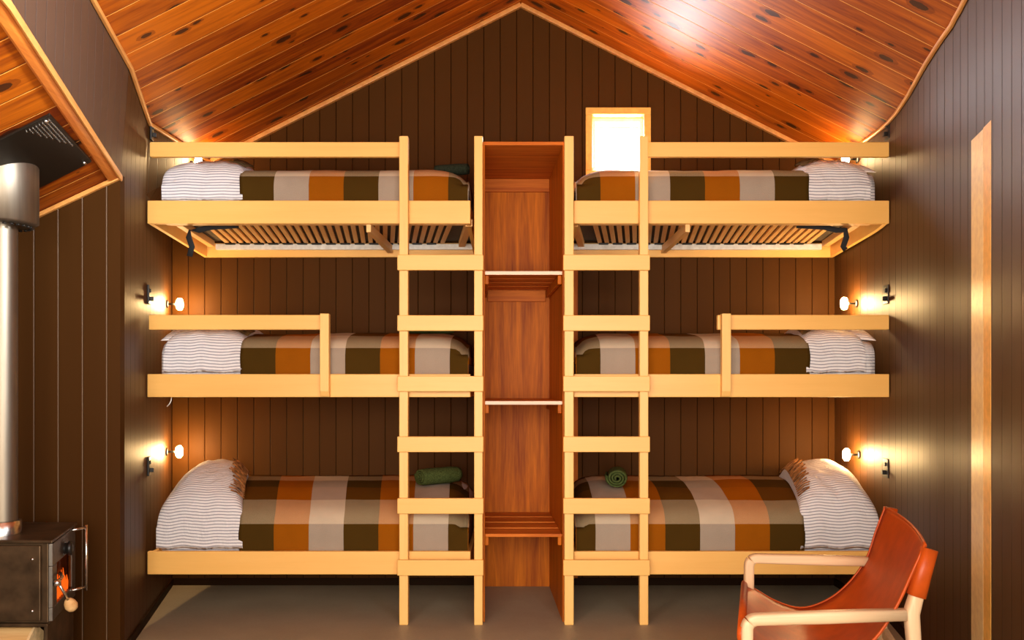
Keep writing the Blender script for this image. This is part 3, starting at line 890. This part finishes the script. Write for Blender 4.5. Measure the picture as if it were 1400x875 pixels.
SW = {(-1,2): 'black switch plate above the top guard rail on the stove side', (-1,1): 'black switch plate beside the middle bunk lamp on the stove side',
      (-1,0): 'black switch plate beside the bottom bunk lamp on the stove side', (1,2): 'black switch plate above the top guard rail on the door side',
      (1,1): 'black switch plate beside the middle bunk lamp on the door side', (1,0): 'black switch plate beside the bottom bunk lamp, above the armchair'}
for s, lv, y, z in ((-1,2,5.20,2.995), (-1,1,5.24,1.998), (-1,0,5.24,0.942), (1,2,5.20,3.0), (1,1,5.22,1.996), (1,0,5.22,0.931)):
    switch(s, y, z, SW[(s,lv)])

# thin loose cord under the middle bunk
bm = bmesh.new(); sweep(bm, [(-2.14,5.21,1.37), (-2.14,5.20,1.345), (-2.15,5.20,1.325), (-2.165,5.20,1.31)], 0.003, n=6)
o = link('cord', bm, M['white'], None, True); center_origin(o); tag(o, 'short loose white cord hanging below the middle bunk on the stove side', 'cord')

# ------------------------------------------------------------------ leather sling armchair
CH = thing('sling_armchair', (1.25, 3.5, 0), 'tan leather sling armchair with pale timber frame in front of the bottom bunk', 'armchair')
DN, DF = 3.16, 3.93
farp = [at(x, y, DF) for x, y in ((1019,800), (1032,806), (1060,822), (1095,832), (1130,822), (1160,799), (1185,765), (1198,728), (1211,694))]
nearp = [at(x, y, DN) for x, y in ((1013,868), (1030,882), (1070,903), (1115,913), (1160,898), (1197,874), (1227,829), (1246,788), (1265,746))]
def spline(pts, n):
    out = []
    P = [pts[0]]+pts+[pts[-1]]
    for i in range(1, len(P)-2):
        for k in range(n):
            t = k/n; p0, p1, p2, p3 = P[i-1], P[i], P[i+1], P[i+2]
            out.append(0.5*((2*p1)+(p2-p0)*t+(2*p0-5*p1+4*p2-p3)*t*t+(-p0+3*p1-3*p2+p3)*t**3))
    out.append(pts[-1].copy()); return out
fs_, ns_ = spline(farp, 5), spline(nearp, 5)
bm = bmesh.new(); nw = 16; rows = []
for i, (a, c) in enumerate(zip(fs_, ns_)):
    row = []
    tt = i/(len(fs_)-1)
    for k in range(nw+1):
        w = k/nw; p = a.lerp(c, w)
        sag = 4*w*(1-w)
        p = p + Vector((0.03*sag*(tt**2), 0, -0.035*sag*math.sin(math.pi*min(1, tt*1.1))))
        row.append(bm.verts.new(p))
    rows.append(row)
for r0, r1 in zip(rows, rows[1:]):
    for k in range(nw): bm.faces.new([r0[k], r0[k+1], r1[k+1], r1[k]])
o = link('sling', bm, M['leather'], CH, True); solid(o, 0.006, 0); o['label'] = 'tan leather sling'
# stitched hems along the edges
bm = bmesh.new()
sweep(bm, [p+Vector((-0.003,0,0.004)) for p in fs_], 0.006, 0.004, ref=(0,1,0), n=8)
sweep(bm, [p+Vector((-0.003,0,0.004)) for p in ns_], 0.006, 0.004, ref=(0,1,0), n=8)
sweep(bm, [r.copy() for r in [rows_p for rows_p in [fs_[-1].lerp(ns_[-1], k/nw)+Vector((0.03*4*(k/nw)*(1-k/nw),0,0)) for k in range(nw+1)]]], 0.007, 0.006, ref=(0,0,1), n=8)
link('hem', bm, M['leather'], CH, True)
fA, nA = at(1024,763,DF), at(1021,847,DN)          # front corners of the arms
fB, nB = at(1212,768,DF), at(1237,840,DN)          # back ends of the arms
def arm_and_leg(A, B, foot, name1='armrest', name2='front_leg'):
    d = (B-A).normalized()
    r = 0.035; pts = []
    up = Vector((0,0,1))
    cen = A+d*r-up*r
    arc = [cen-d*r*math.cos(t)+up*r*math.sin(t) for t in [i*math.pi/2/6 for i in range(7)]]
    bm = bmesh.new(); sweep(bm, [foot]+[foot.lerp(arc[0], 0.5)]+arc[:4], [0.017,0.020]+[0.022]*4, [0.017,0.022]+[0.022]*4, ref=(0,1,0), n=16, sq=4); link(name2, bm, M['chairwoodz'], CH, True)
    bm = bmesh.new(); sweep(bm, arc[3:]+[A.lerp(B, 0.5), B], 0.024, [0.022]*4+[0.024, 0.022], ref=(0,1,0), n=16, sq=4); link(name1, bm, M['chairwood'], CH, True)
M['chairwoodz'] = grain('chair_pine_upright', (0.54,0.33,0.17), (0.74,0.51,0.30), 'Z', 0.5, 14, 0.0)
arm_and_leg(fA, fB, Vector((fA.x-0.005, fA.y, 0)))
arm_and_leg(nA, nB, Vector((nA.x-0.005, nA.y, 0)))
# back posts, leaning
nTop, nMid, nFoot = at(1270,752,DN), at(1246,838,DN), Vector((at(1256,838,DN).x+0.02, DN, 0))
fTop, fMid, fFoot = at(1214,697,DF)+Vector((0.02,0.02,0)), at(1196,790,DF)+Vector((0.03,0.02,0)), Vector((at(1200,790,DF).x+0.04, DF+0.02, 0))
for T_, M_, F_ in ((nTop, nMid, nFoot), (fTop, fMid, fFoot)):
    bm = bmesh.new(); sweep(bm, [F_, F_.lerp(M_, 0.85), M_, M_.lerp(T_, 0.5), T_], [0.018,0.024,0.026,0.022,0.020], [0.018,0.024,0.026,0.022,0.020], ref=(0,1,0), n=16, sq=4)
    link('back_leg', bm, M['chairwoodz'], CH, True)
    bm = bmesh.new(); a = M_.lerp(T_, 0.27); sweep(bm, [a, a.lerp(T_, 0.5), T_+(T_-M_)*0.02], [0.030,0.028,0.028], [0.032,0.030,0.029], ref=(0,1,0), n=16, sq=3.2)
    link('leather_sleeve', bm, M['leather'], CH, True)
# leather sleeve round the front rail and its rail
bm = bmesh.new(); sweep(bm, [farp[0]+Vector((0.0,0.015,-0.01)), nearp[0]+Vector((0.0,-0.005,-0.0))], 0.016, 0.03, ref=(1,0,0), n=14, sq=2.6); link('front_rail', bm, M['leather'], CH, True)
bm = bmesh.new(); beam(bm, nFoot+Vector((0,0,0.30)), fFoot+Vector((0,0,0.30)), 0.03, 0.045); link('stretcher', bm, M['chairwood'], CH)
bm = bmesh.new(); beam(bm, Vector((nA.x+0.0,nA.y,0.26)), nFoot+Vector((0,0,0.30)), 0.028, 0.05); link('stretcher', bm, M['chairwood'], CH)
bm = bmesh.new(); beam(bm, Vector((fA.x+0.0,fA.y,0.26)), fFoot+Vector((0,0,0.30)), 0.028, 0.05); link('stretcher', bm, M['chairwood'], CH)

# ------------------------------------------------------------------ wood stove in the recess
ST = thing('wood_stove', (-2.45, 4.0, 0), 'rusty bare steel wood stove with glowing glass door and flue', 'stove')
A, B = Vector((-2.087,3.79,0)), Vector((-2.227,4.25,0))
C_, D_ = Vector((-2.85,4.27,0)), Vector((-2.85,3.80,0))
z0, z1 = 0.387, 0.745
bm = bmesh.new(); prism(bm, [(A.x-0.02,A.y), (B.x-0.02,B.y), (C_.x,C_.y), (D_.x,D_.y)], 'Z', z0, z1, 0.004); link('firebox', bm, M['stove'], ST)
bm = bmesh.new(); prism(bm, [(A.x+0.004,A.y-0.012), (B.x+0.004,B.y+0.01), (C_.x,C_.y+0.01), (D_.x,D_.y-0.012)], 'Z', z1+0.0005, z1+0.014, 0.003); link('top_plate', bm, M['stove'], ST)
def face_pt(u, z, n=0.0):       # on the door face, u from near to far
    d = (B-A); nn = Vector((d.y, -d.x, 0)).normalized()
    return A.lerp(B, u)+Vector((0,0,z))+nn*n
def face_box(u0, u1, za, zb, n0, n1, bev=0.003):
    bm = bmesh.new(); vs = [bm.verts.new(face_pt(u, z, n)) for u in (u0,u1) for z in (za,zb) for n in (n0,n1)]
    [bm.faces.new([vs[i] for i in f]) for f in ((0,1,3,2), (4,6,7,5), (0,4,5,1), (2,3,7,6), (0,2,6,4), (1,5,7,3))]
    if bev: bmesh.ops.bevel(bm, geom=list(bm.edges), offset=bev, segments=2, profile=0.5, affect='EDGES')
    return bm
# door: a frame of four bars around the pane
bm = face_box(0.0, 1.0, 0.395, 0.455, -0.018, 0.0)
for args in ((0.0,1.0,0.64,0.742), (0.0,0.17,0.455,0.64), (0.83,1.0,0.455,0.64)):
    b2 = face_box(*args, -0.018, 0.0); me = bpy.data.meshes.new('t'); b2.to_mesh(me); b2.free(); bm.from_mesh(me); bpy.data.meshes.remove(me)
dr = link('door', bm, M['stovedge'], ST)
bm = face_box(0.17, 0.83, 0.455, 0.64, -0.008, -0.004, 0); link('door_glass', bm, M['stoveglass'], dr)
bm = bmesh.new()
rnd = random.Random(3)
for k in range(7):
    u = 0.26+0.08*k; h = rnd.uniform(0.07, 0.15)
    p = [face_pt(u, 0.458, -0.014), face_pt(u+0.02, 0.458+h*0.5, -0.014), face_pt(u-0.01, 0.458+h, -0.014)]
    sweep(bm, p, [0.020, 0.015, 0.001], [0.004, 0.004, 0.001], ref=(B-A), n=8)
fl = link('flames', bm, M['fire'], ST, True); fl['label'] = 'orange flames behind the door glass'
bm = bmesh.new(); n_ = (face_pt(0,0,1)-face_pt(0,0,0)); lathe(bm, [(0.026,0.0), (0.026,0.012), (0.034,0.016), (0.034,0.030), (0.018,0.036), (0,0.036)], face_pt(0.5,0.675,0.0005), n_, 24); link('air_knob', bm, M['black'], dr, True)
# bright towel bar across the far half of the front
bm = bmesh.new()
for z in (0.44, 0.735):
    sweep(bm, [face_pt(0.82, z, 0.0), face_pt(0.93, z+0.002, 0.055)], 0.007, n=10)
sweep(bm, [face_pt(0.93, 0.425, 0.055), face_pt(0.93, 0.75, 0.055)], 0.007, ref=(1,0,0), n=12)
link('guard_bar', bm, M['steel'], ST, True)
# door latch with a wooden knob
bm = bmesh.new(); sweep(bm, [face_pt(0.0,0.565,0.004), face_pt(0.02,0.565,0.03)], 0.016, n=14); sweep(bm, [face_pt(0.02,0.565,0.02), face_pt(0.08,0.585,0.03), face_pt(0.20,0.59,0.01)], 0.007, n=10)
sweep(bm, [face_pt(0.02,0.565,0.02), face_pt(0.10,0.47,0.055)], 0.006, ref=(0,1,0), n=10)
lt = link('latch_handle', bm, M['steel'], ST, True)
bm = bmesh.new(); c = face_pt(0.12,0.452,0.060); ax = (face_pt(0.10,0.47,0.055)-face_pt(0.02,0.565,0.02)).normalized()
lathe(bm, [(0,-0.03), (0.014,-0.028), (0.024,-0.012), (0.028,0.008), (0.022,0.026), (0.010,0.034), (0,0.035)], c, ax, 20); link('latch_knob', bm, M['firewood'], lt, True)
# side plate with rivets facing the room
bm = bmesh.new(); box(bm, -2.80, -2.135, 3.776, 3.789, 0.40, 0.735, 0.004); sp_ = link('side_plate', bm, M['stove'], ST)
for z in (0.675, 0.445):
    bm = bmesh.new(); lathe(bm, [(0.007,0), (0.006,0.004), (0,0.006)], (-2.17,3.776,z), (0,-1,0), 14); link('bolt', bm, M['steel'], sp_, True)
# base with the log store under the firebox
bm = bmesh.new()
P4 = [(A.x-0.02,A.y-0.006), (B.x-0.01,B.y), (C_.x,C_.y), (D_.x,D_.y-0.006)]
prism(bm, P4, 'Z', 0.0, 0.03, 0.002); prism(bm, P4, 'Z', 0.372, 0.386, 0.002)
prism(bm, [(A.x-0.02,A.y-0.006), (B.x-0.01,B.y), (B.x-0.025,B.y), (A.x-0.035,A.y-0.006)], 'Z', 0.03, 0.372)
prism(bm, [(B.x-0.01,B.y), (C_.x,C_.y), (C_.x,C_.y-0.012), (B.x-0.01,B.y-0.012)], 'Z', 0.03, 0.372)
prism(bm, [(D_.x,D_.y-0.006), (C_.x,C_.y), (C_.x+0.012,C_.y), (D_.x+0.012,D_.y-0.006)], 'Z', 0.03, 0.372)
link('log_store', bm, M['stove'], ST)
# flue: base ring, pipe, wide sleeve at the ceiling
FX, FY = -2.396, 3.93
bm = bmesh.new(); lathe(bm, [(0.078,0.76), (0.078,0.82), (0.066,0.825), (0.066,0.76)], (FX,FY,0), n=40); link('flue_collar', bm, M['steel'], ST, True)
bm = bmesh.new(); lathe(bm, [(0.062,0.82), (0.062,2.25)], (FX,FY,0), n=40); link('flue_pipe', bm, M['flue'], ST, True)
bm = bmesh.new(); lathe(bm, [(0.064,2.195), (0.12,2.185), (0.148,2.20), (0.148,2.50), (0.11,2.60), (0.075,2.66)], (FX,FY,0), n=48)
sl = link('flue_sleeve', bm, M['flue'], ST, True)
bm = bmesh.new()
for k in range(26):
    t = 2*math.pi*k/26
    c = Vector((FX+0.118*math.cos(t), FY+0.118*math.sin(t), 2.176))
    box(bm, c.x-0.007, c.x+0.007, c.y-0.007, c.y+0.007, c.z, c.z+0.008, 0.002)
link('vent_holes', bm, M['black'], sl)

# black heat plate around the flue on the sloped ceiling
V = thing('vent_plate', (-2.3, 3.9, soffit(-2.3)-0.03), 'black metal heat plate screwed to the sloped ceiling around the flue', 'vent plate')
cor = [(-1.989,3.588), (-2.099,4.155), (-2.75,4.20), (-2.64,3.63)]
bm = bmesh.new()
lo_ = [bm.verts.new((x, y, soffit(x)-0.024)) for x, y in cor]; hi_ = [bm.verts.new((x, y, soffit(x)-0.012)) for x, y in cor]
bm.faces.new(lo_); bm.faces.new(hi_[::-1])
for i in range(4): bm.faces.new([lo_[i], hi_[i], hi_[(i+1) % 4], lo_[(i+1) % 4]])
bmesh.ops.bevel(bm, geom=list(bm.edges), offset=0.002, segments=2, profile=0.5, affect='EDGES')
link('plate', bm, M['blackmetal'], V)
def plate_pt(u, v, n=0.025):
    p = Vector((*cor[0],0)).lerp(Vector((*cor[1],0)), u).lerp(Vector((*cor[3],0)).lerp(Vector((*cor[2],0)), u), v)
    return Vector((p.x, p.y, soffit(p.x)-n))
bm = bmesh.new()
for i in range(18):
    for j in range(8):
        u, v = 0.06+i*0.030, 0.02+j*0.022
        if v > 0.02+0.16*(1-i/17.0): continue
        c = plate_pt(u, v); lathe(bm, [(0, -0.001), (0.0045, -0.001), (0.0045, 0.002), (0, 0.002)], c, (0.42,0,-0.9), 8)
link('perforations', bm, M['steel'], V)['label'] = 'pale perforated corner'
for u, v in ((0.05,0.04), (0.95,0.04)):
    bm = bmesh.new(); lathe(bm, [(0,0.007), (0.008,0.005), (0.010,0.0), (0.010,-0.006)], plate_pt(u, v, 0.026), (0.42,0,-0.9), 14); link('screw', bm, M['steel'], V, True)

# firewood in the store
def log(x0, x1, y, z, r, label, seed):
    rnd = random.Random(seed); n = 11
    prof = [(y+r*rnd.uniform(0.8,1.1)*math.cos(2*math.pi*k/n), z+r*rnd.uniform(0.85,1.05)*math.sin(2*math.pi*k/n)) for k in range(n)]
    zmin = min(p[1] for p in prof)
    t = thing('firewood_log', ((x0+x1)/2, y, zmin), label, 'firewood')
    bm = bmesh.new(); prism(bm, prof, 'X', x0, x1-0.012, 0.003); link('bark_side', bm, M['firewood'], t)
    bm = bmesh.new(); prism(bm, prof, 'X', x1-0.0118, x1, 0.002); link('cut_end', bm, M['log_end'], t)
log(-2.80, -2.20, 3.86, 0.28, 0.072, 'pale split log on top of the pile in the store under the stove', 1)
log(-2.80, -2.16, 3.86, 0.11, 0.080, 'split log at the bottom of the store under the stove', 2)

# ------------------------------------------------------------------ light
w = bpy.data.worlds.new('World'); SC.world = w; w.use_nodes = True
bg = w.node_tree.nodes['Background']; bg.inputs[0].default_value = (1.0,0.95,0.88,1); bg.inputs[1].default_value = 0.8
def area(name, loc, rot, sx, sy, power, col):
    l = bpy.data.lights.new(name, 'AREA'); l.shape = 'RECTANGLE'; l.size = sx; l.size_y = sy; l.energy = power; l.color = col
    o = bpy.data.objects.new(name, l); COL.objects.link(o); o.location = loc; o.rotation_euler = rot; return o
R = math.radians
area('glazed_doors_daylight', (0.0,-0.9,1.75), (R(90),0,0), 2.4, 1.9, 135, (1.0,0.89,0.72))
area('gable_window_daylight', (0.70,6.35,3.25), (R(-68),0,0), 0.5, 0.5, 115, (0.97,0.97,1.0))

area('side_fill_light', (1.46,0.6,2.0), (R(90),0,R(62)), 0.9, 1.6, 55, (0.90,0.94,1.0))  # added out-of-view fill that lightens the left wall
area('other_side_fill_light', (-1.46,0.6,2.0), (R(90),0,R(-62)), 0.9, 1.6, 40, (1.0,0.93,0.82))  # added fill to brighten the right wall and door trim

l = bpy.data.lights.new('header_wall_fill_light', 'AREA'); l.shape = 'RECTANGLE'; l.size = 0.6; l.size_y = 0.4; l.energy = 38  # added narrow-spread fill aimed at the left header wall
l.color = (0.86,0.93,1.0); l.spread = R(55)
o = bpy.data.objects.new('header_wall_fill_light', l); COL.objects.link(o); o.location = (1.42,1.0,3.0)
o.rotation_euler = (Vector((-1.80,2.9,2.95))-Vector(o.location)).to_track_quat('-Z','Y').to_euler()

# ------------------------------------------------------------------ camera
cam = bpy.data.cameras.new('camera'); co = bpy.data.objects.new('camera', cam); COL.objects.link(co)
co.location = (0,0,CZ); co.rotation_euler = (R(90),0,0)
cam.sensor_width = 36; cam.lens = 36*F/1400; cam.shift_x = -12/1400; cam.shift_y = 82.5/1400
cam.clip_start = 0.05
SC.camera = co
vs_ = SC.view_settings
vs_.view_transform = 'Standard'; vs_.look = 'None'; vs_.gamma = 1.0; vs_.use_curve_mapping = False; vs_.exposure = 0.65
